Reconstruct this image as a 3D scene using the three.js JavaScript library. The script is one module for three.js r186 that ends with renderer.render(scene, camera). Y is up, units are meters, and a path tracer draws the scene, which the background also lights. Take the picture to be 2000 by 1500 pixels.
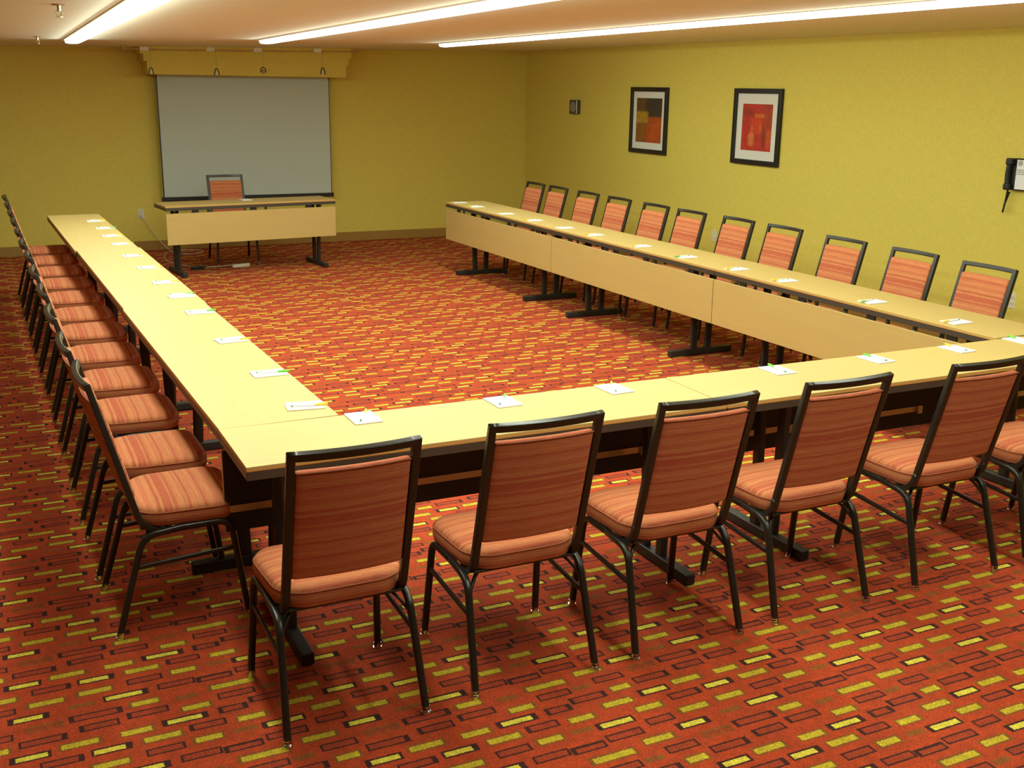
import * as THREE from 'three';
import { RoundedBoxGeometry } from 'three/addons/geometries/RoundedBoxGeometry.js';
import { mergeGeometries, mergeVertices } from 'three/addons/utils/BufferGeometryUtils.js';
import { RectAreaLightUniformsLib } from 'three/addons/lights/RectAreaLightUniformsLib.js';

// ---------------------------------------------------------------- camera, lights, exposure
RectAreaLightUniformsLib.init();
const renderer = new THREE.WebGLRenderer({ antialias: true });
renderer.toneMapping = THREE.LinearToneMapping;
renderer.toneMappingExposure = 1.02;
renderer.shadowMap.enabled = true;
const scene = new THREE.Scene();
scene.background = new THREE.Color(0x000000);
const camera = new THREE.PerspectiveCamera(2 * Math.atan(750 / 2154.65) * 180 / Math.PI, 4 / 3, 0.05, 60);
camera.position.set(-0.7292, 1.9649, 3.4742);
camera.rotation.order = 'YXZ';
camera.rotation.set(-0.263, -0.4555, 0.0145);

const LAMP = { nits: 15.5, side: 45, glow: 4, color: new THREE.Color().setRGB(0.86, 1.0, 0.84) };
const ceilY = (x) => 2.325 + 0.017 * x;                 // the ceiling rises slightly towards the picture wall
const LAMP_ROWS = [
  { x: 0.26, z0: -7.8, yaw: -0.032, n: 7, label: 'fluorescent strip light above the table row away from the framed pictures' },
  { x: 1.90, z0: -7.2, yaw: -0.055, n: 8, label: 'fluorescent strip light above the middle of the room' },
  { x: 3.84, z0: -7.55, yaw: -0.050, n: 8, label: 'fluorescent strip light above the table row beside the framed pictures' },
];
const SEG = 1.22;

// ---------------------------------------------------------------- helpers
let seed = 12345;
const rnd = () => { seed = (seed * 1664525 + 1013904223) >>> 0; return seed / 4294967296; };
const names = {};
const numbered = (n) => { const k = names[n] = (names[n] ?? -1) + 1; return k ? `${n}_${String(k).padStart(3, '0')}` : n; };
function mesh(name, geo, mat, parent) {
  const g = Array.isArray(geo) ? mergeGeometries(geo.map((q) => q.index ? q.toNonIndexed() : q)) : geo;
  const m = new THREE.Mesh(g, mat); m.name = name; m.castShadow = m.receiveShadow = true; if (parent) parent.add(m); return m;
}
function thing(name, label, category, pos = [0, 0, 0], turn = 0, group) {
  const o = new THREE.Group(); o.name = numbered(name); o.position.set(...pos); o.rotation.y = turn;
  o.userData = { label, category }; if (group) o.userData.group = group; scene.add(o); return o;
}
function copyThing(src, name, label, pos, turn, group) {
  const o = src.clone(); o.name = numbered(name); o.position.set(...pos); o.rotation.set(0, turn, 0);
  o.userData = { ...src.userData, label }; if (group) o.userData.group = group; scene.add(o); return o;
}
function structure(name, geo, mat, label, category) {
  const m = mesh(name, geo, mat, scene); m.userData = { kind: 'structure', label, category }; return m;
}
// box between two corners, with uv in metres
function box(x0, x1, y0, y1, z0, z1) {
  const g = new THREE.BoxGeometry(x1 - x0, y1 - y0, z1 - z0); g.translate((x0 + x1) / 2, (y0 + y1) / 2, (z0 + z1) / 2);
  return metreUV(g);
}
function metreUV(g) {
  if (g.index) g = g.toNonIndexed();
  const p = g.attributes.position, n = g.attributes.normal, uv = new Float32Array(p.count * 2);
  for (let i = 0; i < p.count; i++) {
    const ax = Math.abs(n.getX(i)), ay = Math.abs(n.getY(i)), az = Math.abs(n.getZ(i));
    if (ay >= ax && ay >= az) { uv[2 * i] = p.getX(i); uv[2 * i + 1] = p.getZ(i); }
    else if (ax >= az) { uv[2 * i] = p.getZ(i); uv[2 * i + 1] = p.getY(i); }
    else { uv[2 * i] = p.getX(i); uv[2 * i + 1] = p.getY(i); }
  }
  g.setAttribute('uv', new THREE.BufferAttribute(uv, 2)); return g;
}
function rbox(x0, x1, y0, y1, z0, z1, r = 0.003, s = 2) {
  const g = new RoundedBoxGeometry(x1 - x0, y1 - y0, z1 - z0, s, r); g.translate((x0 + x1) / 2, (y0 + y1) / 2, (z0 + z1) / 2);
  return metreUV(g);
}
function cyl(r0, r1, h, seg, pos) { const g = new THREE.CylinderGeometry(r0, r1, h, seg); g.translate(...pos); return g.toNonIndexed(); }
// polyline with rounded corners
function fillet(pts, rad, n = 6) {
  const V = pts.map((p) => new THREE.Vector3(...p)), out = [V[0]];
  for (let i = 1; i < V.length - 1; i++) {
    const r = rad[i - 1]; if (!r) { out.push(V[i]); continue; }
    const a = V[i].clone().add(V[i - 1].clone().sub(V[i]).setLength(r)), b = V[i].clone().add(V[i + 1].clone().sub(V[i]).setLength(r));
    for (let k = 0; k <= n; k++) {
      const t = k / n; out.push(a.clone().multiplyScalar((1 - t) * (1 - t)).add(V[i].clone().multiplyScalar(2 * t * (1 - t))).add(b.clone().multiplyScalar(t * t)));
    }
  }
  out.push(V[V.length - 1]); return out;
}
// rounded-rectangle tube swept along a path; `side` is the direction of the section's first axis
function sweep(path, w, h, side = [1, 0, 0], cr = 0.3, cs = 3) {
  const sec = []; const rx = Math.min(w, h) * cr;
  for (const [sx, sy, a0] of [[1, 1, 0], [-1, 1, Math.PI / 2], [-1, -1, Math.PI], [1, -1, 1.5 * Math.PI]])
    for (let k = 0; k < cs; k++) { const a = a0 + (k / (cs - 1)) * Math.PI / 2; sec.push([sx * (w / 2 - rx) + rx * Math.cos(a), sy * (h / 2 - rx) + rx * Math.sin(a)]); }
  const S = new THREE.Vector3(...side), pos = [], idx = [], uv = [], N = sec.length; let len = 0;
  path.forEach((p, i) => {
    const d0 = i ? new THREE.Vector3().subVectors(p, path[i - 1]).normalize() : null, d1 = i < path.length - 1 ? new THREE.Vector3().subVectors(path[i + 1], p).normalize() : null;
    const t = (d0 && d1 ? d0.clone().add(d1) : (d0 || d1).clone()).normalize(), mitre = d0 && d1 ? 1 / Math.max(0.4, t.dot(d1)) : 1;
    const n = new THREE.Vector3().crossVectors(t, S).normalize(), b = new THREE.Vector3().crossVectors(n, t).normalize(); n.multiplyScalar(mitre);
    if (i) len += p.distanceTo(path[i - 1]);
    sec.forEach(([u, v], k) => { pos.push(p.x + b.x * u + n.x * v, p.y + b.y * u + n.y * v, p.z + b.z * u + n.z * v); uv.push(len, k * 0.01); });
  });
  for (let i = 0; i < path.length - 1; i++) for (let k = 0; k < N; k++) { const a = i * N + k, b = i * N + (k + 1) % N; idx.push(a, b, a + N, b, b + N, a + N); }
  const L = (path.length - 1) * N;
  for (let k = 1; k < N - 1; k++) { idx.push(0, k + 1, k); idx.push(L, L + k, L + k + 1); }
  const g = new THREE.BufferGeometry(); g.setAttribute('position', new THREE.Float32BufferAttribute(pos, 3)); g.setAttribute('uv', new THREE.Float32BufferAttribute(uv, 2)); g.setIndex(idx); g.computeVertexNormals(); return g.toNonIndexed();
}
const tube = (pts, r, seg = 40, rad = 8) => new THREE.TubeGeometry(new THREE.CatmullRomCurve3(pts.map((p) => new THREE.Vector3(...p))), seg, r, rad).toNonIndexed();

// ---------------------------------------------------------------- textures
const WALL_RGB = [222, 204, 92], WOOD_RGB = [196, 167, 104];
function hash(x, y) { let h = (x * 374761393 + y * 668265263) | 0; h = Math.imul(h ^ (h >>> 13), 1274126177); return ((h ^ (h >>> 16)) >>> 0) / 4294967296; }
function vnoise(x, y, px, py) {            // value noise that repeats every px, py cells
  const xi = Math.floor(x), yi = Math.floor(y), fx = x - xi, fy = y - yi, m = (a, p) => ((a % p) + p) % p;
  const s = (t) => t * t * (3 - 2 * t), h = (a, b) => hash(m(a, px), m(b, py));
  const a = h(xi, yi), b = h(xi + 1, yi), c = h(xi, yi + 1), d = h(xi + 1, yi + 1);
  return a + (b - a) * s(fx) + (c - a) * s(fy) + (a - b - c + d) * s(fx) * s(fy);
}
function texture(w, h, fn, srgb = true, repeat = [1, 1], offset = [0, 0]) {
  const d = new Uint8Array(w * h * 4);
  for (let j = 0; j < h; j++) for (let i = 0; i < w; i++) { const c = fn(i, j), k = (j * w + i) * 4; d[k] = c[0]; d[k + 1] = c[1]; d[k + 2] = c[2]; d[k + 3] = 255; }
  const t = new THREE.DataTexture(d, w, h); if (srgb) t.colorSpace = THREE.SRGBColorSpace;
  t.wrapS = t.wrapT = THREE.RepeatWrapping; t.magFilter = THREE.LinearFilter; t.minFilter = THREE.LinearMipmapLinearFilter; t.generateMipmaps = true;
  t.repeat.set(...repeat); t.offset.set(...offset); t.needsUpdate = true; return t;
}
const clamp = (v, a = 0, b = 255) => Math.max(a, Math.min(b, v));
const mix3 = (a, b, t) => [a[0] + (b[0] - a[0]) * t, a[1] + (b[1] - a[1]) * t, a[2] + (b[2] - a[2]) * t];

// carpet: one repeat of 0.96 x 0.452 m. kind, centre x, centre z, length. G gold bar, Y bright yellow bar in a dark frame, F open frame, O olive smudge, P olive frame
const CARPET = [['G', 0.699, 0.443, 0.103], ['F', 0.744, 0.057, 0.114], ['Fr', 0.884, 0.113, 0.138], ['G', 0.025, 0.177, 0.108], ['G', 0.260, 0.242, 0.109], ['G', 0.389, 0.307, 0.081], ['G', 0.525, 0.014, 0.142], ['F', 0.523, 0.079, 0.121], ['O', 0.630, 0.077, 0.067], ['Frl', 0.618, 0.141, 0.136], ['G', 0.750, 0.129, 0.070], ['Yl', 0.843, 0.192, 0.115], ['Fr', 0.928, 0.254, 0.122], ['Yr', 0.110, 0.246, 0.117], ['G', 0.099, 0.326, 0.101], ['F', 0.259, 0.314, 0.115], ['Yr', 0.189, 0.393, 0.140], ['F', 0.352, 0.387, 0.122], ['G', 0.386, 0.108, 0.085], ['Frl', 0.493, 0.166, 0.093], ['Yrl', 0.341, 0.169, 0.142], ['Fl', 0.400, 0.231, 0.114], ['G', 0.693, 0.209, 0.105], ['G', 0.772, 0.274, 0.094], ['G', 0.908, 0.337, 0.104], ['O', 0.050, 0.400, 0.084], ['G', 0.240, 0.014, 0.084], ['G', 0.536, 0.242, 0.085], ['Yl', 0.623, 0.310, 0.138], ['F', 0.766, 0.352, 0.099], ['Yrl', 0.850, 0.415, 0.121], ['P', 0.894, 0.035, 0.112], ['Frl', 0.086, 0.025, 0.161], ['Fl', 0.239, 0.078, 0.128], ['O', 0.504, 0.304, 0.076], ['F', 0.616, 0.380, 0.131], ['Fl', 0.090, 0.094, 0.119], ['Ftl', 0.477, 0.395, 0.119], ['O', 0.369, 0.034, 0.070], ['G', 0.191, 0.177, 0.092]];
const RX = 0.96, RZ = 0.452;
const C_RED = [190, 66, 20], C_RED2 = [170, 60, 24], C_GOLD = [208, 178, 38], C_YEL = [240, 212, 72], C_DARK = [66, 24, 18], C_OLIVE = [134, 88, 26];
const CW = 2048, CH = 964;
const carpetPx = (() => {
  const buf = new Float32Array(CW * CH * 3), kx = CW / RX, kz = CH / RZ;
  for (let j = 0; j < CH; j++) for (let i = 0; i < CW; i++) { const k = (j * CW + i) * 3; buf[k] = C_RED[0]; buf[k + 1] = C_RED[1]; buf[k + 2] = C_RED[2]; }
  const fill = (x0, x1, z0, z1, c, a, soft) => {       // tuft-jagged edges
    const s = soft || 0.0012;
    for (let j = Math.floor((z0 - 0.008) * kz); j <= (z1 + 0.008) * kz; j++) for (let i = Math.floor((x0 - 0.008) * kx); i <= (x1 + 0.008) * kx; i++) {
      const x = i / kx, z = j / kz, w = (hash(Math.floor(x / 0.004) + 900, Math.floor(z / 0.004) + 900) - 0.5) * 0.0022;
      const d = Math.min(x - x0, x1 - x, z - z0, z1 - z) + w, t = Math.max(0, Math.min(1, d / s + 0.5)) * a; if (t <= 0) continue;
      const k = ((((j % CH) + CH) % CH) * CW + (((i % CW) + CW) % CW)) * 3;
      for (let q = 0; q < 3; q++) buf[k + q] += (c[q] - buf[k + q]) * t;
    }
  };
  for (const [kind, cx, cz, l] of CARPET) {
    const t = kind[0], r = kind.includes('r'), le = kind.includes('l'), tp = kind.includes('t');
    if (t === 'G') { const d = (hash(cx * 1e3 | 0, 7) - 0.5) * 0.008; fill(cx - l / 2 - 0.009 + d, cx + l / 2 + 0.009 + d, cz - 0.0205, cz + 0.0205, C_OLIVE, 0.9, 0.005); fill(cx - l / 2, cx + l / 2, cz - 0.0135, cz + 0.0135, C_GOLD, 1); }
    if (t === 'Y') { fill(cx - l / 2 - 0.001, cx + l / 2 + 0.001, cz - 0.0195, cz + 0.0195, C_DARK, 1); fill(cx - l / 2 + (le ? 0.016 : 0.006), cx + l / 2 - (r ? 0.019 : 0.008), cz - 0.0115, cz + 0.0125, C_YEL, 1); }
    if (t === 'F') { fill(cx - l / 2 - 0.001, cx + l / 2 + 0.001, cz - 0.0195, cz + 0.0195, C_DARK, 1); fill(cx - l / 2 + (le ? 0.014 : 0.006), cx + l / 2 - (r ? 0.016 : 0.007), cz - (tp ? 0.008 : 0.013), cz + 0.013, C_RED2, 1); }
    if (t === 'O') fill(cx - l / 2, cx + l / 2, cz - 0.012, cz + 0.012, C_OLIVE, 0.75, 0.006);
    if (t === 'P') { fill(cx - l / 2, cx + l / 2, cz - 0.0185, cz + 0.0185, C_OLIVE, 0.8, 0.005); fill(cx - l / 2 + 0.010, cx + l / 2 - 0.008, cz - 0.008, cz + 0.012, C_RED2, 0.85, 0.003); }
  }
  return buf;
})();
const tuft = (i, j) => 0.78 + 0.44 * (0.65 * hash(i >> 3, j >> 3) + 0.35 * hash(i >> 1, j >> 1));
const carpetMap = texture(CW, CH, (i, j) => { const k = (j * CW + i) * 3, f = tuft(i, j) * (0.94 + 0.12 * vnoise(i / 64, j / 60.25, 32, 16)); return [clamp(carpetPx[k] * f), clamp(carpetPx[k + 1] * f), clamp(carpetPx[k + 2] * f)]; }, true, [1 / RX, 1 / RZ], [-1.3 / RX, -0.5 / RZ]);
const carpetBump = texture(512, 512, (i, j) => { const v = 90 + 120 * hash(i >> 1, j >> 1) + 40 * hash(i, j); return [v, v, v]; }, false, [4, 4]);

// wall covering: fine woven vinyl, one repeat 0.5 m
const weave = (i, j) => { const a = vnoise(i / 2, j / 24, 256, 21), b = vnoise(i / 24, j / 2, 21, 256), n = hash(i, j); return 0.45 * a + 0.45 * b + 0.1 * n; };
const wallMap = texture(512, 512, (i, j) => { const f = 0.935 + 0.13 * weave(i, j); return [clamp(WALL_RGB[0] * f), clamp(WALL_RGB[1] * f), clamp(WALL_RGB[2] * f * (0.96 + 0.08 * hash(i >> 3, j >> 3)))]; }, true, [2, 2]);
const wallBump = texture(512, 512, (i, j) => { const v = clamp(255 * weave(i, j)); return [v, v, v]; }, false, [2, 2]);

// striped upholstery, one repeat 0.42 m along the stripes' normal (v), 0.5 m along the stripes (u)
const stripe = (() => {
  const rows = []; const H = 1024;
  for (let j = 0; j < H; j++) rows.push(0);
  let y = 0; seed = 77;
  while (y < H) { const w = 14 + Math.floor(rnd() * 44), k = rnd(); const v = k < 0.28 ? -1 : k < 0.5 ? 0.8 : k < 0.75 ? 0.25 : -0.35; for (let j = y; j < Math.min(H, y + w); j++) rows[j] = v; y += w; }
  return rows;
})();
const fabric = (i, j) => {
  const jj = (j + Math.round(5 * (vnoise(i / 64, 3, 8, 16) - 0.5)) + 1024) % 1024, s = 0.5 * stripe[jj] + 0.25 * stripe[(jj + 4) % 1024] + 0.25 * stripe[(jj + 1020) % 1024];
  const th = vnoise(i / 40, j / 2, 13, 512), th2 = vnoise(i / 16, j / 1.5, 32, 683), n = hash(i >> 1, j >> 1);
  let c = mix3([200, 118, 74], [182, 82, 56], clamp(-s, 0, 1) * 0.65); c = mix3(c, [208, 142, 88], clamp(s, 0, 1) * 0.55);
  const f = 0.80 + 0.22 * th + 0.14 * th2 + 0.06 * n; return [clamp(c[0] * f), clamp(c[1] * f), clamp(c[2] * f)];
};
const fabricMap = texture(512, 1024, fabric, true, [2, 1 / 0.24]);
const fabricBump = texture(512, 512, (i, j) => { const v = clamp(255 * (0.6 * vnoise(i / 8, j / 1.5, 64, 341) + 0.4 * hash(i >> 1, j >> 1))); return [v, v, v]; }, false, [6, 6]);

// maple laminate, one repeat 1.2 m along the grain
const wood = (i, j) => 0.5 * vnoise(i / 128, j / 4, 8, 128) + 0.3 * vnoise(i / 48, j / 2, 21, 256) + 0.2 * vnoise(i / 256, j / 40, 4, 13);
const woodMap = texture(1024, 512, (i, j) => { const f = 0.965 + 0.06 * wood(i, j) + 0.015 * hash(i, j); return [clamp(WOOD_RGB[0] * f), clamp(WOOD_RGB[1] * f), clamp(WOOD_RGB[2] * (f - 0.03))]; }, true, [1 / 1.2, 1 / 0.5]);
// ---------------------------------------------------------------- materials
const std = (o) => new THREE.MeshStandardMaterial(o);
const lin = (r, g, b) => new THREE.Color().setRGB(r, g, b);
const M = {
  carpet: std({ map: carpetMap, bumpMap: carpetBump, bumpScale: 0.004, roughness: 1 }),
  wall: std({ map: wallMap, bumpMap: wallBump, bumpScale: 0.0008, roughness: 0.75 }),
  ceiling: std({ color: lin(0.80, 0.77, 0.64), roughness: 0.95 }),
  partition: std({ color: lin(0.10, 0.065, 0.035), roughness: 0.7 }),  // unseen walls, coloured dark to cut the light they bounce back
  base: std({ color: new THREE.Color('#a07a34'), roughness: 0.6 }),
  fabric: std({ map: fabricMap, bumpMap: fabricBump, bumpScale: 0.0012, roughness: 0.92 }),
  chairMetal: std({ color: lin(0.030, 0.025, 0.019), metalness: 0.3, roughness: 0.30 }),
  chrome: std({ color: lin(0.75, 0.75, 0.72), metalness: 1, roughness: 0.18 }),
  wood: std({ map: woodMap, roughness: 0.55 }),
  woodEdge: std({ color: new THREE.Color('#c8984a'), roughness: 0.5 }),
  tableMetal: std({ color: lin(0.024, 0.022, 0.019), metalness: 0.2, roughness: 0.5 }),
  apron: std({ color: lin(0.065, 0.055, 0.042), metalness: 0.2, roughness: 0.45 }),
  unlit_back: std({ color: lin(0.02, 0.018, 0.016), roughness: 0.7 }),  // near-black colour stands in for shade on the panel rear
  galvanized: std({ color: lin(0.55, 0.48, 0.38), metalness: 0.9, roughness: 0.4 }),
  paper: std({ color: lin(0.86, 0.86, 0.87), roughness: 0.7 }),
  paperMark: std({ color: lin(0.72, 0.50, 0.30), roughness: 0.7 }),
  paperMarkRed: std({ color: lin(0.70, 0.42, 0.36), roughness: 0.7 }),
  card: std({ color: lin(0.45, 0.42, 0.40), roughness: 0.8 }),
  penWhite: std({ color: lin(0.82, 0.82, 0.80), roughness: 0.3 }),
  penYellow: std({ color: lin(0.85, 0.62, 0.04), roughness: 0.3 }),
  penGreen: std({ color: lin(0.18, 0.55, 0.06), roughness: 0.3 }),
  penTeal: std({ color: lin(0.08, 0.35, 0.20), roughness: 0.3 }),
  screen: std({ color: lin(0.56, 0.64, 0.58), roughness: 0.9 }),
  black: std({ color: lin(0.012, 0.012, 0.012), roughness: 0.4 }),
  frame: std({ color: lin(0.012, 0.010, 0.010), roughness: 0.35 }),
  mat: std({ color: lin(0.74, 0.73, 0.66), roughness: 0.85 }),
  plate: std({ color: lin(0.72, 0.68, 0.52), roughness: 0.4 }),
  slot: std({ color: lin(0.03, 0.03, 0.03), roughness: 0.6 }),
  housing: std({ color: lin(0.80, 0.78, 0.72), roughness: 0.6 }),
  lens: std({ color: lin(0.8, 0.8, 0.8), roughness: 0.5, emissive: LAMP.color, emissiveIntensity: LAMP.glow }),
  cable: std({ color: lin(0.62, 0.58, 0.48), roughness: 0.5 }),
  speaker: std({ color: lin(0.06, 0.065, 0.055), roughness: 0.5 }),
  speakerEdge: std({ color: lin(0.26, 0.24, 0.17), roughness: 0.5 }),
  brass: std({ color: lin(0.45, 0.36, 0.22), metalness: 0.7, roughness: 0.35 }),
};

// ---------------------------------------------------------------- the room
const XL = -2.4, XR = 6.2, ZB = -10.37, ZF = 5.2, TH = 0.15;
structure('floor', box(XL - TH, XR + TH, -0.12, 0, ZB - TH, ZF + TH), M.carpet, 'red carpet with a woven pattern of gold bars and dark open rectangles', 'carpet');
structure('wall_back', box(XL - TH, XR + TH, 0, 2.6, ZB - TH, ZB), M.wall, 'mustard wall behind the projection screen', 'wall');
structure('wall_right', box(XR, XR + TH, 0, 2.6, ZB, ZF), M.wall, 'mustard wall that carries the framed pictures', 'wall');
structure('wall_left', box(XL - TH, XL, 0, 2.6, ZB, ZF), M.partition, 'dark brown wall facing the framed pictures', 'wall');
structure('wall_front', box(XL - TH, XR + TH, 0, 2.6, ZF, ZF + TH), M.partition, 'dark brown wall facing the projection screen', 'wall');
structure('trim_1', rbox(6.115, 6.205, 0, 2.44, -2.10, -0.9, 0.004), M.wall, 'shallow mustard wall pier beside the wall telephone', 'wall');
const ceil = structure('ceiling', box(-5, 5.2, 0, 0.12, -8.2, 8.2), M.ceiling, 'plain cream ceiling between the strip lights', 'ceiling');
ceil.position.set(1.9, ceilY(1.9), (ZB + ZF) / 2); ceil.rotation.z = Math.atan(0.017);
const skirt = (x0, x1, z0, z1) => rbox(x0, x1, 0, 0.115, z0, z1, 0.004);
structure('baseboard_back', skirt(XL, XR, ZB, ZB + 0.015), M.base, 'tan baseboard under the projection screen wall', 'baseboard');
structure('baseboard_right', skirt(XR - 0.015, XR, ZB, -2.1), M.base, 'tan baseboard under the framed pictures wall', 'baseboard');
structure('baseboard_left', skirt(XL, XL + 0.015, ZB, ZF), M.base, 'tan baseboard along the wall facing the framed pictures', 'baseboard');

// ---------------------------------------------------------------- strip lights
for (const { x, z0, yaw, n, label } of LAMP_ROWS) {
  const L = SEG * n, o = thing('strip_light', label, 'light', [x, ceilY(x), z0], 0);
  o.rotation.set(0, yaw, Math.atan(0.017));              // local +z runs along the row
  mesh('housing', [rbox(-0.085, 0.085, -0.008, -0.001, -0.02, L + 0.02, 0.002)], M.housing, o);
  const sh = new THREE.Shape(); sh.moveTo(-0.066, 0); sh.lineTo(-0.062, -0.020); sh.quadraticCurveTo(-0.058, -0.028, 0, -0.029); sh.quadraticCurveTo(0.058, -0.028, 0.062, -0.020); sh.lineTo(0.066, 0);
  const lg = new THREE.ExtrudeGeometry(sh, { depth: SEG - 0.035, bevelEnabled: true, bevelThickness: 0.006, bevelSize: 0.003, bevelSegments: 2, curveSegments: 8 });
  for (let k = 0; k < n; k++) { const m = mesh('lens', lg, M.lens, o); m.position.set(0, -0.007, k * SEG + 0.0175); }
  const face = (px, py, w, nits, roll) => { const r = new THREE.RectAreaLight(LAMP.color, nits, w, L - 0.04); r.name = 'tube_light'; r.position.set(px, py, L / 2); r.rotation.order = 'ZXY'; r.rotation.set(-Math.PI / 2, 0, roll); r.castShadow = true; o.add(r); };
  face(0, -0.042, 0.115, LAMP.nits, 0);                   // the underside of the lens and its two sides
  face(-0.074, -0.030, 0.030, LAMP.side, -0.6); face(0.074, -0.030, 0.030, LAMP.side, 0.6);
}

// ---------------------------------------------------------------- tables
const TW = 0.457, TY = 0.74;
function makeTable(L, legInset, label) {
  const t = thing('folding_table', label, 'table');
  const h = L / 2, w = TW / 2;
  const top = mesh('tabletop', rbox(-h + 0.001, h - 0.001, TY - 0.010, TY, -w, w, 0.002), M.wood, t);
  mesh('edge_strip', rbox(-h + 0.001, h - 0.001, TY - 0.018, TY - 0.0095, -w, w, 0.002), M.woodEdge, top);
  mesh('apron', [rbox(-h + 0.002, h - 0.002, TY - 0.050, TY - 0.0175, w - 0.016, w - 0.001), rbox(-h + 0.002, h - 0.002, TY - 0.050, TY - 0.0175, -w + 0.001, -w + 0.016),
    rbox(-h + 0.002, -h + 0.017, TY - 0.050, TY - 0.0175, -w + 0.016, w - 0.016), rbox(h - 0.017, h - 0.002, TY - 0.050, TY - 0.0175, -w + 0.016, w - 0.016)], M.apron, t);
  for (const s of [-1, 1]) {
    const x = s * (h - legInset), leg = mesh('leg', [
      sweep([new THREE.Vector3(x, TY - 0.045, 0.085), new THREE.Vector3(x, 0.036, 0.062)], 0.032, 0.052, [1, 0, 0], 0.25),
      sweep([new THREE.Vector3(x, TY - 0.045, -0.085), new THREE.Vector3(x, 0.036, -0.062)], 0.032, 0.052, [1, 0, 0], 0.25),
      rbox(x - 0.03, x + 0.03, TY - 0.045, TY - 0.019, -0.17, 0.17, 0.004),
      sweep([new THREE.Vector3(x, TY - 0.05, 0), new THREE.Vector3(x - s * 0.30, TY - 0.035, 0)], 0.02, 0.012, [0, 0, 1]),
    ], M.tableMetal, t);
    mesh('foot', rbox(x - 0.024, x + 0.024, 0.004, 0.05, -0.285, 0.285, 0.006), M.tableMetal, leg);
  }
  const p = mesh('modesty_panel', rbox(-h + 0.004, h - 0.004, 0.34, 0.662, -w, -w + 0.014, 0.002), M.wood, t);
  mesh('unlit_back', rbox(-h + 0.006, h - 0.006, 0.342, 0.66, -w + 0.0135, -w + 0.018, 0.001), M.unlit_back, p);  // added dark sheet: the unlit rear of the panel painted as colour
  const n = Math.round(L / 0.6), xs = [];
  for (let k = 0; k < n; k++) { xs.push(-h + (k + 0.28) * (L / n), -h + (k + 0.5) * (L / n)); }
  xs.forEach((x, i) => mesh('bracket', rbox(x - (i % 2 ? 0.035 : 0.012), x + (i % 2 ? 0.035 : 0.012), 0.63, TY - 0.03, -w + 0.017, -w + 0.03, 0.003), M.tableMetal, p));
  for (let k = 0; k < 3; k++) mesh('rail', [rbox(-h + 0.02 + k * L / 3, -h + L / 3 - 0.10 + k * L / 3, 0.418, 0.446, -w + 0.018, -w + 0.024, 0.001), rbox(-h + L / 3 - 0.13 + k * L / 3, -h + L / 3 - 0.10 + k * L / 3, 0.41, 0.452, -w + 0.022, -w + 0.04, 0.003)], M.galvanized, p);
  mesh('support_beam', rbox(-h + legInset, h - legInset, TY - 0.05, TY - 0.022, -0.02, 0.02, 0.003), M.tableMetal, t);
  return t;
}
const ORD = ['first', 'second', 'third', 'fourth', 'fifth', 'sixth', 'seventh', 'eighth', 'ninth', 'tenth', 'eleventh', 'twelfth'];
const L8 = 2.438, PICS = 'the framed pictures', FAR = 'the power-cord side', OPEN = 'the bottom row facing the screen';
const tables = {};
const long8 = makeTable(L8, 0.42, '');
let used = false;
const place8 = (label, pos, turn) => { if (!used) { used = true; long8.userData.label = label; long8.position.set(...pos); long8.rotation.y = turn; return long8; } return copyThing(long8, 'folding_table', label, pos, turn); };
const AL = -0.0131, AR = -0.0074;
for (let k = 0; k < 3; k++) {            // k = 0 nearest the cross row
  const o = ORD[2 - k], d = TW + (k + 0.5) * (L8 + 0.001) , s = TW / 2;
  const jog = [0, 0.006, -0.006][k];
  place8(`maple folding table, ${o} from the screen, in the row away from the framed pictures`, [0.003 + s + (d - TW) * Math.sin(AL) + jog, 0, -d], -Math.PI / 2 - AL);
  place8(`maple folding table, ${o} from the screen, in the row beside the framed pictures`, [3.9954 + s + (d - TW) * Math.sin(AR), 0, -d], Math.PI / 2 - AR);
}
const F1 = 1.937;
const front1 = makeTable(F1, 0.17, 'maple folding table in the cross row, at the end away from the framed pictures'); front1.position.set(F1 / 2, 0, -TW / 2 + 0.008); front1.rotation.y = -0.006;
place8('maple folding table in the cross row, at the end toward the framed pictures', [F1 + 0.003 + L8 / 2, 0, -TW / 2 + 0.018], -0.004);
const spk = makeTable(1.86, 0.15, 'maple folding table standing alone before the projection screen'); spk.position.set(1.95, 0, -8.56); spk.rotation.y = Math.PI + 0.10;

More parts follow.
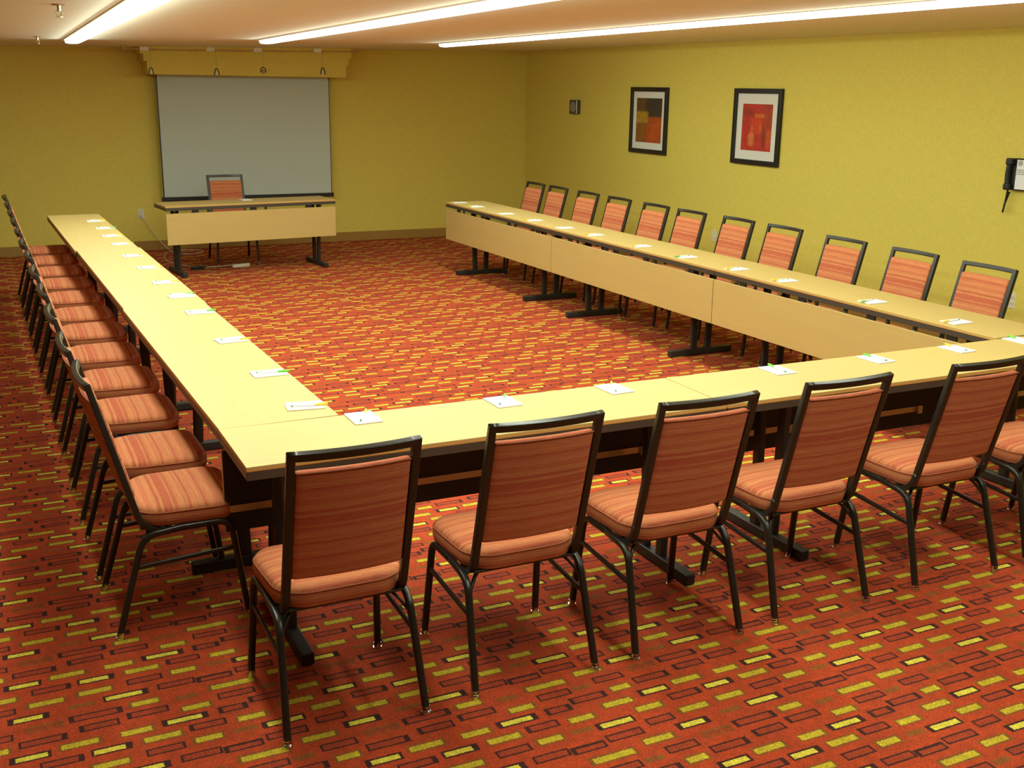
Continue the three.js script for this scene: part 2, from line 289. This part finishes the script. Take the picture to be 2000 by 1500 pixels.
// ---------------------------------------------------------------- chairs
function cushion() {
  // plan outline: rounded, a little narrower at the back (+z)
  const N = 72, out = [], hw = 0.218, z0 = -0.235, z1 = 0.142, rf = 0.085, rb = 0.105;
  const arcs = [[hw - rb - 0.008, z1 - rb, rb, 0], [-(hw - rb - 0.008), z1 - rb, rb, 1], [-(hw - rf), z0 + rf, rf, 2], [hw - rf, z0 + rf, rf, 3]];
  const pts = [];
  for (const [cx, cz, r, q] of arcs) for (let k = 0; k <= 10; k++) { const a = q * Math.PI / 2 + k / 10 * Math.PI / 2; pts.push([cx + r * Math.cos(a), cz + r * Math.sin(a), Math.cos(a), Math.sin(a)]); }
  const rings = [[0.400, 0.035], [0.401, 0.010], [0.406, 0.002], [0.425, -0.003], [0.444, -0.003], [0.453, 0.000]];
  const tops = [[0.453, 0.000], [0.462, 0.003], [0.470, 0.012], [0.475, 0.028], [0.479, 0.055], [0.482, 0.08]];
  const build = (rs, side, cap) => {
    const pos = [], uv = [], idx = [], n = pts.length + 1;
    rs.forEach(([y, ins]) => { let len = 0; for (let k = 0; k < n; k++) { const p = pts[k % pts.length], x = p[0] - p[2] * ins, z = p[1] - p[3] * ins; if (k) { const q = pts[(k - 1) % pts.length]; len += Math.hypot(p[0] - q[0], p[1] - q[1]); } pos.push(x, y, z); uv.push(side ? len : x, side ? y * 1.6 : z); } });
    for (let i = 0; i < rs.length - 1; i++) for (let k = 0; k < n - 1; k++) { const a = i * n + k, b = a + 1; idx.push(a, a + n, b, b, a + n, b + n); }
    if (cap) { // closing dome: two shrunken rings and a centre
      let base = (rs.length - 1) * n;
      for (const [s, y] of [[0.55, 0.4845], [0.0, 0.4855]]) { for (let k = 0; k < n; k++) { const j = ((rs.length - 1) * n + k) * 3; const x = pos[j] * s, z = -0.03 + (pos[j + 2] + 0.03) * s; pos.push(x, y, z); uv.push(x, z); } const nb = base + n; for (let k = 0; k < n - 1; k++) { const a = base + k, b = a + 1; idx.push(a, a + n, b, b, a + n, b + n); } base = nb; }
    } else { const c = pos.length / 3; pos.push(0, rs[0][0], -0.03); uv.push(0, 0); for (let k = 0; k < n - 1; k++) idx.push(c, k, k + 1); }
    const g = new THREE.BufferGeometry(); g.setAttribute('position', new THREE.Float32BufferAttribute(pos, 3)); g.setAttribute('uv', new THREE.Float32BufferAttribute(uv, 2)); g.setIndex(idx); g.computeVertexNormals(); return g.toNonIndexed();
  };
  const curve = new THREE.CatmullRomCurve3(pts.map((p) => new THREE.Vector3(p[0], 0.4535, p[1])), true);
  return { seat: [build(rings, true, false), build(tops, false, true)], piping: new THREE.TubeGeometry(curve, 72, 0.0035, 5, true) };
}
const leanZ = (y) => 0.143 + (y - 0.47) * 0.262;          // centre line of the back frame
const bow = (x) => 0.020 * (1 - (x / 0.2) ** 2);
function backPad() {
  const w = 0.358, y0 = 0.514, y1 = 0.893, d = 0.032, r = 0.013;
  const g = new THREE.BoxGeometry(2, 2, 2, 14, 14, 6), p = g.attributes.position, uv = g.attributes.uv, e = (s) => Math.sign(s) * (1 - (1 - Math.abs(s)) ** 1.9);
  for (let i = 0; i < p.count; i++) {
    const q = new THREE.Vector3(e(p.getX(i)) * w / 2, e(p.getY(i)) * (y1 - y0) / 2, e(p.getZ(i)) * d / 2);
    const c = new THREE.Vector3(clamp(q.x, -w / 2 + r, w / 2 - r), clamp(q.y, -(y1 - y0) / 2 + r, (y1 - y0) / 2 - r), clamp(q.z, -d / 2 + r, d / 2 - r));
    const dd = q.clone().sub(c); if (dd.lengthSq() > 0) q.copy(c).add(dd.setLength(r));
    const y = (y0 + y1) / 2 + q.y; let z = leanZ(y) + bow(q.x) - 0.010 + q.z;
    if (q.z < 0) z -= 0.012 * (1 - (q.x * 2 / w) ** 2) * (1 - (q.y * 2 / (y1 - y0)) ** 2);   // padded front
    p.setXYZ(i, q.x, y, z); uv.setXY(i, q.x, y + (q.z + d / 2) * 0.8);
  }
  g.deleteAttribute('normal'); const m = mergeVertices(g, 1e-5); m.computeVertexNormals();
  const wy = y1 - 0.006, pts = []; for (let k = -8; k <= 8; k++) { const x = k / 8 * (w / 2 - 0.004); pts.push(new THREE.Vector3(x, wy, leanZ(wy) + bow(x) + 0.0055)); }
  return { pad: m, welt: new THREE.TubeGeometry(new THREE.CatmullRomCurve3(pts), 24, 0.003, 5) };
}
function makeChair() {
  const o = thing('banquet_chair', '', 'chair', [0, 0, 0], 0);
  const c = cushion(), b = backPad();
  const seat = mesh('seat', c.seat, M.fabric, o); mesh('piping', c.piping, M.fabric, seat);
  const back = mesh('backrest', b.pad, M.fabric, o); mesh('piping', b.welt, M.fabric, back);
  const ux = 0.191, parts = [];
  const H = 0.956, T = 0.026, cy = H - T / 2, loop = [new THREE.Vector3(-ux, 0.455, leanZ(0.455)), new THREE.Vector3(-ux, cy, leanZ(cy))];
  for (let k = -9; k <= 9; k++) { const x = k / 10 * ux; loop.push(new THREE.Vector3(x, cy, leanZ(cy) + bow(x))); }
  loop.push(new THREE.Vector3(ux, cy, leanZ(cy)), new THREE.Vector3(ux, 0.455, leanZ(0.455)));
  parts.push(sweep(loop, 0.023, T, [0, 0.253, -0.967], 0.14));
  for (const s of [-1, 1]) parts.push(sweep(fillet([[s * ux, 0.47, leanZ(0.47)], [s * ux, 0.398, leanZ(0.398)], [s * ux, 0.378, 0.03]], [0.055], 8), T, 0.023, [1, 0, 0], 0.14));
  mesh('back_frame', parts, M.chairMetal, o);
  for (const s of [-1, 1]) {
    const fx = 0.228 * s, tx = 0.212 * s;
    const front = mesh('leg', sweep(fillet([[fx, 0.014, -0.235], [tx, 0.392, -0.188], [tx, 0.392, -0.02]], [0.05], 7), 0.024, 0.023, [1, 0, 0], 0.3), M.chairMetal, o);
    mesh('glide', [cyl(0.0135, 0.013, 0.018, 14, [fx, 0.017, -0.2345]), cyl(0.0155, 0.0155, 0.009, 14, [fx, 0.0045, -0.236])], M.chrome, front);
    const rear = mesh('leg', sweep(fillet([[fx, 0.014, 0.235], [tx, 0.378, 0.128], [tx, 0.392, -0.025]], [0.055], 7), 0.024, 0.023, [1, 0, 0], 0.3), M.chairMetal, o);
    mesh('glide', [cyl(0.0135, 0.013, 0.018, 14, [fx, 0.017, 0.2325]), cyl(0.0155, 0.0155, 0.009, 14, [fx, 0.0045, 0.236])], M.chrome, rear);
    mesh('stretcher', sweep([new THREE.Vector3(s * 0.219, 0.285, -0.20), new THREE.Vector3(s * 0.2185, 0.262, 0.158)], 0.012, 0.018, [1, 0, 0], 0.35), M.chairMetal, o);
    mesh('brace', sweep(fillet([[s * 0.216, 0.315, 0.142], [s * 0.17, 0.385, 0.10], [s * 0.10, 0.396, 0.06]], [0.03], 4), 0.014, 0.010, [0, 0, 1], 0.35), M.chairMetal, o);
  }
  mesh('seat_frame', [rbox(-0.205, 0.205, 0.384, 0.402, -0.165, -0.145, 0.003), rbox(-0.205, 0.205, 0.384, 0.402, 0.045, 0.065, 0.003), rbox(-0.19, 0.19, 0.394, 0.403, -0.19, 0.13, 0.002)], M.chairMetal, o);
  return o;
}
const chair0 = makeChair(); let chairUsed = false;
const putChair = (label, x, z, turn, group) => {
  if (!chairUsed) { chairUsed = true; chair0.userData.label = label; chair0.userData.group = group; chair0.position.set(x, 0, z); chair0.rotation.y = turn; return; }
  copyThing(chair0, 'banquet_chair', label, [x, 0, z], turn, group);
};
seed = 4242; const wob = () => (rnd() - 0.5) * 0.03;
[[0.203, 0.272], [0.846, 0.252], [1.466, 0.258], [2.096, 0.244], [2.81, 0.250], [3.46, 0.246]].forEach(([x, z], i) =>
  putChair(`striped salmon chair, ${ORD[i]} along the cross row from the end away from the pictures`, x, z, wob() * 0.5, 'chairs at the cross row'));
[-7.49, -6.82, -6.18, -5.57, -4.94, -4.30, -3.72, -3.09, -2.46, -1.843, -1.19, -0.646].forEach((z, i) =>
  putChair(`striped salmon chair, ${ORD[i]} from the screen, at the row away from the framed pictures`, -0.172 - i * 0 + (z > -0.7 ? 0.004 : -0.006) + wob() * 0.3, z, -Math.PI / 2 + wob() * 0.6, 'chairs at the row away from the pictures'));
[-7.42, -6.90, -6.26, -5.66, -5.02, -4.46, -3.86, -3.28, -2.56, -1.91, -1.265].forEach((z, i) =>
  putChair(`striped salmon chair, ${ORD[i]} from the screen, at the row beside the framed pictures`, 4.60 + (i === 6 || i === 7 ? 0.04 : 0) + (i === 10 ? -0.04 : 0), z, Math.PI / 2 + wob(), 'chairs at the row beside the pictures'));
putChair('striped salmon banquet chair standing alone in front of the projection screen', 1.90, -9.12, Math.PI + 0.02, undefined);

// ---------------------------------------------------------------- notepads and pens
const leafShape = (() => { const s = new THREE.Shape(); s.moveTo(-0.026, 0); s.quadraticCurveTo(-0.008, 0.013, 0.026, 0.006); s.quadraticCurveTo(0.010, -0.012, -0.026, 0); return s; })();
function makePad() {
  const o = thing('notepad', '', 'notepad');
  mesh('paper', rbox(-0.054, 0.054, 0.0012, 0.005, -0.0735, 0.0735, 0.0006, 1), M.paper, o);
  mesh('card_back', rbox(-0.054, 0.054, 0, 0.0014, -0.0735, 0.0735, 0.0004, 1), M.card, o);
  const g = new THREE.ExtrudeGeometry(leafShape, { depth: 0.0003, bevelEnabled: false }); g.rotateX(-Math.PI / 2); g.translate(0.026, 0.0050, 0.054);
  mesh('printed_mark', g, M.paperMark, o);
  return o;
}
function makePen(cap, label) {
  const o = thing('pen', label, 'pen');
  const rot = (g) => { g.rotateX(Math.PI / 2); return g; };
  mesh('barrel', rot(cyl(0.0042, 0.0042, 0.085, 10, [0, 0, 0])).translate(0, 0.0045, 0.022), M.penWhite, o);
  mesh('cap', [rot(cyl(0.0048, 0.0048, 0.05, 10, [0, 0, 0])).translate(0, 0.0048, -0.042), rbox(-0.0015, 0.0015, 0.009, 0.0105, -0.066, -0.03, 0.0005, 1)], cap, o);
  mesh('tip', rot(cyl(0.001, 0.004, 0.012, 10, [0, 0, 0]).rotateX(Math.PI)).translate(0, 0.0045, 0.070), M.penTeal, o);
  return o;
}
const pad0 = makePad(), penY = makePen(M.penYellow, ''), penG = makePen(M.penGreen, ''); const first = new Set();
const putOf = (src, name, label, pos, turn, group) => { if (!first.has(src)) { first.add(src); src.userData.label = label; if (group) src.userData.group = group; src.position.set(...pos); src.rotation.y = turn; } else copyThing(src, name, label, pos, turn, group); };
function place(where, x, z, turn, pen, off, rot, group, penWhere) {
  putOf(pad0, 'notepad', `white notepad, ${where}`, [x, TY, z], turn, group);
  if (!pen) return;
  const c = Math.cos(turn), s = Math.sin(turn), px = x + off[0] * c + off[1] * s, pz = z - off[0] * s + off[1] * c;
  const onPad = Math.abs(off[0]) < 0.05;
  putOf(pen === 'y' ? penY : penG, 'pen', `${pen === 'y' ? 'yellow' : 'green'} and white pen by ${penWhere}`, [px, TY + (onPad ? 0.005 : 0), pz], turn + rot, group && group.replace('notepads', 'pens'));
}
// cross row: seven places
[[0.531, -0.379, 'y'], [1.115, -0.371, 'g'], [1.632, -0.366, 'y'], [2.484, -0.352, 'g'], [3.058, -0.34, 'g'], [3.592, -0.345, 'y'], [4.056, -0.355, 'g']].forEach(([x, z, p], i) =>
  place(`${ORD[i]} along the cross row from the end away from the pictures`, x, z, 0.02 + (i % 3 - 1) * 0.03, p, [0.006, -0.016], -0.45 - (i % 2) * 0.15 + (i > 2 ? 0.5 : 0), 'notepads on the cross row', `cross row notepad ${ORD[i]} from the end away from the pictures`));
const lz = [-7.175, -6.617, -6.084, -5.562, -4.904, -4.319, -3.684, -3.167, -2.652, -1.892, -1.18, -0.625], lx = [0.271, 0.289, 0.282, 0.297, 0.294, 0.316, 0.322, 0.336, 0.346, 0.357, 0.367, 0.373];
const lp = ['y', 'g', 'y', 'y', 'y', 'y', 'y', 'g', 'g', 'y', 'g', 'y'];
lz.forEach((z, i) => place(`${ORD[i]} from the screen on the row away from the framed pictures`, lx[i], z, -Math.PI / 2 + (i === 11 ? -0.15 : i === 9 ? 0.1 : 0), lp[i], i === 7 ? [-0.066, -0.02] : [0.006 + (i % 2) * 0.012, -0.02], [7].includes(i) ? -0.1 : -0.30 + (i % 3) * 0.12, 'notepads on the row away from the pictures', `the ${ORD[i]} notepad from the screen, row away from the pictures`));
const rz = [-7.66, -7.212, -6.501, -5.906, -5.30, -4.777, -4.039, -3.415, -2.80, -2.285, -1.477, -0.836];
rz.forEach((z, i) => place(`${ORD[i]} from the screen on the row beside the framed pictures`, 4.055 + i * 0.006, z, Math.PI / 2 + (i % 3 - 1) * 0.03, i < 6 ? (i % 2 ? 'y' : null) : (i % 3 === 1 || i === 10 ? 'g' : 'y'), [0.01, -0.035], 0.3 - (i % 2) * 0.2, 'notepads on the row beside the pictures', `the ${ORD[i]} notepad from the screen, row beside the pictures`));
place('on the lone table before the projection screen', 1.96, -8.66, Math.PI + 0.1, null, [0, 0], 0, undefined);

// ---------------------------------------------------------------- screen, soffit and spot track
{
  const s = thing('projection_screen', 'pulled-down grey projection screen with a black bottom bar', 'screen', [2.37, 0, -10.22]);
  mesh('fabric', rbox(-1.03, 1.03, 0.64, 2.205, -0.004, 0.0, 0.001, 1), M.screen, s);
  mesh('bottom_bar', rbox(-1.045, 1.045, 0.592, 0.642, -0.018, 0.014, 0.006), M.black, s);
  mesh('end_cap', [rbox(-1.05, -1.042, 0.59, 0.644, -0.02, 0.016, 0.003), rbox(1.042, 1.05, 0.59, 0.644, -0.02, 0.016, 0.003)], M.black, s);
  mesh('border', [box(-1.032, -1.018, 0.64, 2.06, 0.0, 0.0012), box(1.024, 1.032, 0.64, 2.06, 0.0, 0.0012)], M.black, s);
  const v = thing('screen_soffit', 'stepped mustard soffit box that hides the projection screen roller', 'soffit', [2.37, 0, ZB]);
  mesh('front_board', [rbox(-1.16, 1.16, 2.045, 2.30, 0.43, 0.45, 0.002), rbox(-1.16, -1.14, 2.045, 2.30, 0, 0.43, 0.002), rbox(1.14, 1.16, 2.045, 2.30, 0, 0.43, 0.002), rbox(-1.15, 1.15, 2.20, 2.24, 0, 0.44, 0.002)], M.wall, v);
  mesh('cornice_step', rbox(-1.195, 1.195, 2.19, 2.33, 0, 0.4515, 0.002), M.wall, v);
  mesh('cornice_step', rbox(-1.23, 1.23, 2.27, 2.42, 0, 0.453, 0.002), M.wall, v);
  const tr = thing('spotlight_track', 'thin metal spotlight track hung below the ceiling before the soffit', 'track', [0, 0, -9.6]);
  mesh('rail', tube([[0.86, 2.305, 0], [1.6, 2.312, 0], [2.6, 2.328, 0], [3.62, 2.345, 0]], 0.006, 30, 6), M.brass, tr);
  for (const x of [1.205, 2.16, 3.56]) mesh('standoff', cyl(0.005, 0.005, 0.06, 8, [x, ceilY(x) - 0.03, 0]), M.brass, tr);
  [[1.20, 2.075], [1.912, 2.08], [2.441, 2.105], [3.141, 2.112]].forEach(([x, y], i) => {
    const yt = 2.325 + 0.017 * x - 0.035;
    const sp = thing('spotlight', `small bare spotlight on a stem, ${ORD[i]} along the soffit track from the corded outlet`, 'spotlight', [x, 0, -9.6], 0, 'spotlights on the soffit track');
    mesh('transformer', rbox(-0.105, -0.012, yt - 0.022, yt + 0.024, -0.02, 0.02, 0.004), M.plate, sp);
    mesh('stem', cyl(0.0025, 0.0025, yt - y - 0.02, 6, [0, (yt + y + 0.02) / 2, 0]), M.brass, sp);
    mesh('yoke', tube(i === 2 ? [[-0.024, y - 0.02, 0.01], [-0.03, y + 0.012, 0.01], [0, y + 0.036, 0.01], [0.028, y + 0.012, 0.01], [0.024, y - 0.02, 0.01]] : [[-0.026, y - 0.035, 0.01], [-0.022, y, 0.01], [-0.008, y + 0.035, 0.01], [0.008, y + 0.035, 0.01], [0.022, y, 0.01], [0.026, y - 0.035, 0.01]], 0.006, 20, 6), M.black, sp);
    const bulb = new THREE.SphereGeometry(i === 2 ? 0.020 : 0.017, 14, 10); bulb.scale(1, 1.25, 1); bulb.translate(0, y - 0.012, 0.012);
    mesh('bulb', bulb.toNonIndexed(), i === 2 ? M.brass : M.plate, sp);
  });
}

// ---------------------------------------------------------------- pictures
function artTexture(kind) {
  return texture(256, 256, (i, j) => {
    const u = i / 255, v = 1 - j / 255, n = vnoise(i / 12, j / 12, 22, 22), m = vnoise(i / 40, j / 30, 7, 9), f = 0.86 + 0.28 * (0.5 * n + 0.3 * m + 0.2 * hash(i, j));
    const ss = (a, b, x) => { const t = Math.max(0, Math.min(1, (x - a) / (b - a))); return t * t * (3 - 2 * t); };
    const win = (x0, x1, y0, y1, s) => ss(x0 - s, x0 + s, u) * (1 - ss(x1 - s, x1 + s, u)) * ss(y0 - s, y0 + s, v) * (1 - ss(y1 - s, y1 + s, v));
    let c;
    if (kind === 0) {
      c = [104, 66, 32];
      c = mix3(c, [62, 54, 40], win(0.36, 1.2, -0.2, 0.42, 0.05)); c = mix3(c, [96, 70, 40], win(-0.2, 0.38, -0.2, 0.32, 0.05) * 0.6);
      c = mix3(c, [176, 78, 26], win(0.40, 1.2, 0.42, 1.2, 0.03)); c = mix3(c, [140, 88, 26], win(-0.2, 0.38, 0.58, 1.2, 0.03));
      c = mix3(c, [196, 84, 24], win(0.62, 0.92, 0.55, 0.92, 0.08) * 0.6);
      c = mix3(c, [176, 136, 40], win(-0.2, 0.48, 0.30, 0.57, 0.04));
    } else {
      c = [186, 48, 30];
      c = mix3(c, [140, 40, 34], win(-0.2, 0.36, 0.1, 0.26, 0.06) * 0.7); c = mix3(c, [160, 60, 22], win(0.70, 1.2, -0.2, 0.7, 0.08) * 0.8);
      c = mix3(c, [214, 66, 26], win(0.30, 0.66, 0.30, 0.62, 0.07)); c = mix3(c, [216, 120, 40], win(0.42, 0.74, 0.20, 0.29, 0.03) * 0.8);
      c = mix3(c, [206, 130, 62], win(0.24, 0.44, 0.62, 0.90, 0.06) * 0.8); c = mix3(c, [212, 118, 50], win(0.31, 0.37, 0.44, 0.66, 0.03) * 0.7);
      c = mix3(c, [214, 120, 40], win(0.60, 0.66, 0.42, 0.60, 0.03) * 0.8); c = mix3(c, [112, 48, 20], win(0.70, 0.80, 0.56, 0.94, 0.04) * 0.7); c = mix3(c, [212, 92, 26], win(0.84, 1.2, 0.55, 0.95, 0.05) * 0.6);
    }
    return [clamp(c[0] * f), clamp(c[1] * f), clamp(c[2] * f)];
  });
}
[[-7.64, -6.895, 'black framed abstract print with dark olive, ochre and rust blocks', 0, 0.115, 0.10, 0.10, 0.105], [-5.71, -4.985, 'black framed abstract print in bright reds and oranges', 1, 0.085, 0.085, 0.105, 0.10]].forEach(([z0, z1, label, k, mt, mb, ml, mr]) => {
  const w = z1 - z0, y0 = 1.263, y1 = 1.984, b = 0.047;
  const o = thing('framed_picture', label, 'picture', [XR, 0, (z0 + z1) / 2], -Math.PI / 2);       // local +z looks into the room, local +x runs towards +z of the room
  mesh('frame', [rbox(-w / 2, w / 2, y1 - b, y1, 0, 0.035, 0.004), rbox(-w / 2, w / 2, y0, y0 + b, 0, 0.035, 0.004), rbox(-w / 2, -w / 2 + b, y0 + b - 0.002, y1 - b + 0.002, 0, 0.034, 0.004), rbox(w / 2 - b, w / 2, y0 + b - 0.002, y1 - b + 0.002, 0, 0.034, 0.004)], M.frame, o);
  mesh('mount_board', box(-w / 2 + b - 0.004, w / 2 - b + 0.004, y0 + b - 0.004, y1 - b + 0.004, 0.004, 0.012), M.mat, o);
  const side = (k ? 0.135 : 0.115), a = new THREE.PlaneGeometry(w - 2 * side, 1); const top = k ? 0.145 : 0.118, bot = k ? 0.135 : 0.12;
  const g = new THREE.BoxGeometry(w - 2 * side, y1 - y0 - top - bot, 0.002); g.translate(0, (y0 + bot + y1 - top) / 2, 0.013);
  const tex = artTexture(k); tex.wrapS = tex.wrapT = THREE.ClampToEdgeWrapping;
  mesh('print', g, std({ map: tex, roughness: 0.55 }), o);
});

// ---------------------------------------------------------------- wall fittings
{
  const o = thing('wall_speaker', 'small dark grey wall loudspeaker with a round grille', 'speaker', [XR, 1.735, -8.95], -Math.PI / 2);
  mesh('cabinet', rbox(-0.10, 0.10, -0.085, 0.085, 0, 0.05, 0.008), M.speaker, o);
  const ring = new THREE.TorusGeometry(0.062, 0.004, 6, 28); ring.translate(0, 0, 0.051); mesh('grille', [ring.toNonIndexed(), cyl(0.058, 0.058, 0.004, 24, [0, 0, 0]).rotateX(Math.PI / 2).translate(0, 0, 0.051)], M.speakerEdge, o);
  mesh('side_trim', rbox(0.078, 0.094, -0.08, 0.08, 0.046, 0.053, 0.003), M.plate, o);
}
function outlet(label, pos, turn) {
  const o = thing('wall_outlet', label, 'outlet', pos, turn);
  mesh('cover_plate', rbox(-0.038, 0.038, -0.06, 0.06, 0, 0.007, 0.003), M.plate, o);
  for (const s of [-1, 1]) { const r = mesh('socket', rbox(-0.017, 0.017, s * 0.024 - 0.014, s * 0.024 + 0.014, 0.005, 0.010, 0.004), M.plate, o); mesh('slot', [box(-0.008, -0.005, s * 0.024 - 0.005, s * 0.024 + 0.006, 0.0095, 0.0105), box(0.005, 0.008, s * 0.024 - 0.005, s * 0.024 + 0.006, 0.0095, 0.0105)], M.slot, r); }
  return o;
}
outlet('cream wall outlet beside the projection screen with a cord plugged in', [1.085, 0.44, ZB], 0);
outlet('cream wall outlet low under the black framed red print', [XR, 0.50, -5.93], -Math.PI / 2);
outlet('cream wall outlet low under the olive and rust print', [XR, 0.505, -7.67], -Math.PI / 2);
outlet('cream wall outlet below the wall telephone beside the pier', [XR, 0.478, -2.19], -Math.PI / 2);
{
  const o = thing('wall_telephone', 'black wall telephone with a white instruction card and hanging cord', 'telephone', [XR, 0, -2.24], -Math.PI / 2);
  mesh('body', rbox(-0.075, 0.14, 1.285, 1.515, 0, 0.05, 0.01), M.black, o);
  mesh('handset', [sweep(fillet([[-0.07, 1.505, 0.06], [-0.088, 1.40, 0.066], [-0.07, 1.29, 0.06]], [0.08], 8), 0.045, 0.036, [0, 0, 1], 0.45), rbox(-0.10, -0.045, 1.465, 1.515, 0.04, 0.09, 0.012), rbox(-0.10, -0.045, 1.285, 1.335, 0.04, 0.09, 0.012)], M.black, o);
  const card = mesh('instruction_card', box(-0.025, 0.13, 1.295, 1.505, 0.048, 0.0515), M.paper, o);
  const bars = []; for (const y of [1.432, 1.418, 1.404]) bars.push(box(-0.02, 0.12, y - 0.004, y + 0.004, 0.0512, 0.0522));
  mesh('printed_line', bars, M.card, card);
  const disc = new THREE.CircleGeometry(0.02, 16); disc.translate(0.005, 1.482, 0.0522); mesh('printed_seal', disc, M.card, card);
  mesh('cord', [tube([[-0.07, 1.29, 0.06], [-0.085, 1.22, 0.05], [-0.10, 1.15, 0.045], [-0.105, 1.12, 0.045]], 0.007, 24, 8), tube([[-0.105, 1.12, 0.045], [-0.098, 1.13, 0.05], [-0.09, 1.18, 0.05], [-0.07, 1.27, 0.04]], 0.007, 24, 8)], M.black, o);
}
// power cord and strip behind the lone table
{
  const o = thing('extension_lead', 'thin white power cord hanging from the outlet and looping on the carpet', 'cord');
  mesh('plug', rbox(1.068, 1.100, 0.400, 0.432, ZB + 0.009, ZB + 0.035, 0.006), M.cable, o);
  mesh('cable', tube([[1.085, 0.412, ZB + 0.032], [1.13, 0.34, ZB + 0.06], [1.24, 0.16, ZB + 0.10], [1.33, 0.05, ZB + 0.2], [1.40, 0.008, ZB + 0.42], [1.55, 0.006, ZB + 0.52], [1.70, 0.006, ZB + 0.42], [1.72, 0.006, ZB + 0.25], [1.58, 0.006, ZB + 0.16], [1.36, 0.006, ZB + 0.24], [1.22, 0.006, ZB + 0.7], [1.25, 0.006, -9.2], [1.45, 0.006, -8.86], [1.65, 0.006, -8.82], [1.79, 0.02, -8.77]], 0.005, 160, 6), M.cable, o);
  const s = thing('power_strip', 'cream power strip lying on the carpet under the lone table', 'power strip', [1.89, 0, -8.74], 0.25);
  mesh('body', rbox(-0.10, 0.10, 0, 0.036, -0.024, 0.024, 0.006), M.plate, s);
  for (let k = 0; k < 5; k++) mesh('socket', box(-0.085 + k * 0.034, -0.062 + k * 0.034, 0.0355, 0.0368, -0.012, 0.012), M.slot, s);
  const a = thing('power_adapter', 'black power adapter lying on the carpet beside the lone table leg', 'adapter', [1.42, 0, -8.72], 0.3);
  mesh('body', rbox(-0.07, 0.07, 0, 0.035, -0.03, 0.03, 0.008), M.black, a);
  mesh('plug_prong', rbox(0.065, 0.10, 0.012, 0.022, -0.008, 0.008, 0.003), M.black, a);
}
// sprinklers
[[-0.25, -2.55, 'pendent sprinkler head on the ceiling clear of the strip lights'], [-0.08, -7.1, 'faint pendent sprinkler head near the far end of a strip light'], [0.91, -9.47, 'pendent sprinkler head near the end of the spotlight track']].forEach(([x, z, label]) => {
  const o = thing('ceiling_sprinkler', label, 'sprinkler', [x, ceilY(x), z]);
  mesh('escutcheon', cyl(0.036, 0.030, 0.008, 20, [0, -0.002, 0]), M.brass, o);
  mesh('body', [cyl(0.009, 0.009, 0.03, 10, [0, -0.018, 0]), tube([[-0.008, -0.03, 0], [-0.014, -0.042, 0], [0, -0.058, 0]], 0.003, 10, 6), tube([[0.008, -0.03, 0], [0.014, -0.042, 0], [0, -0.058, 0]], 0.003, 10, 6)], M.brass, o);
  mesh('deflector', cyl(0.016, 0.016, 0.002, 16, [0, -0.059, 0]), M.brass, o);
});

renderer.render(scene, camera);
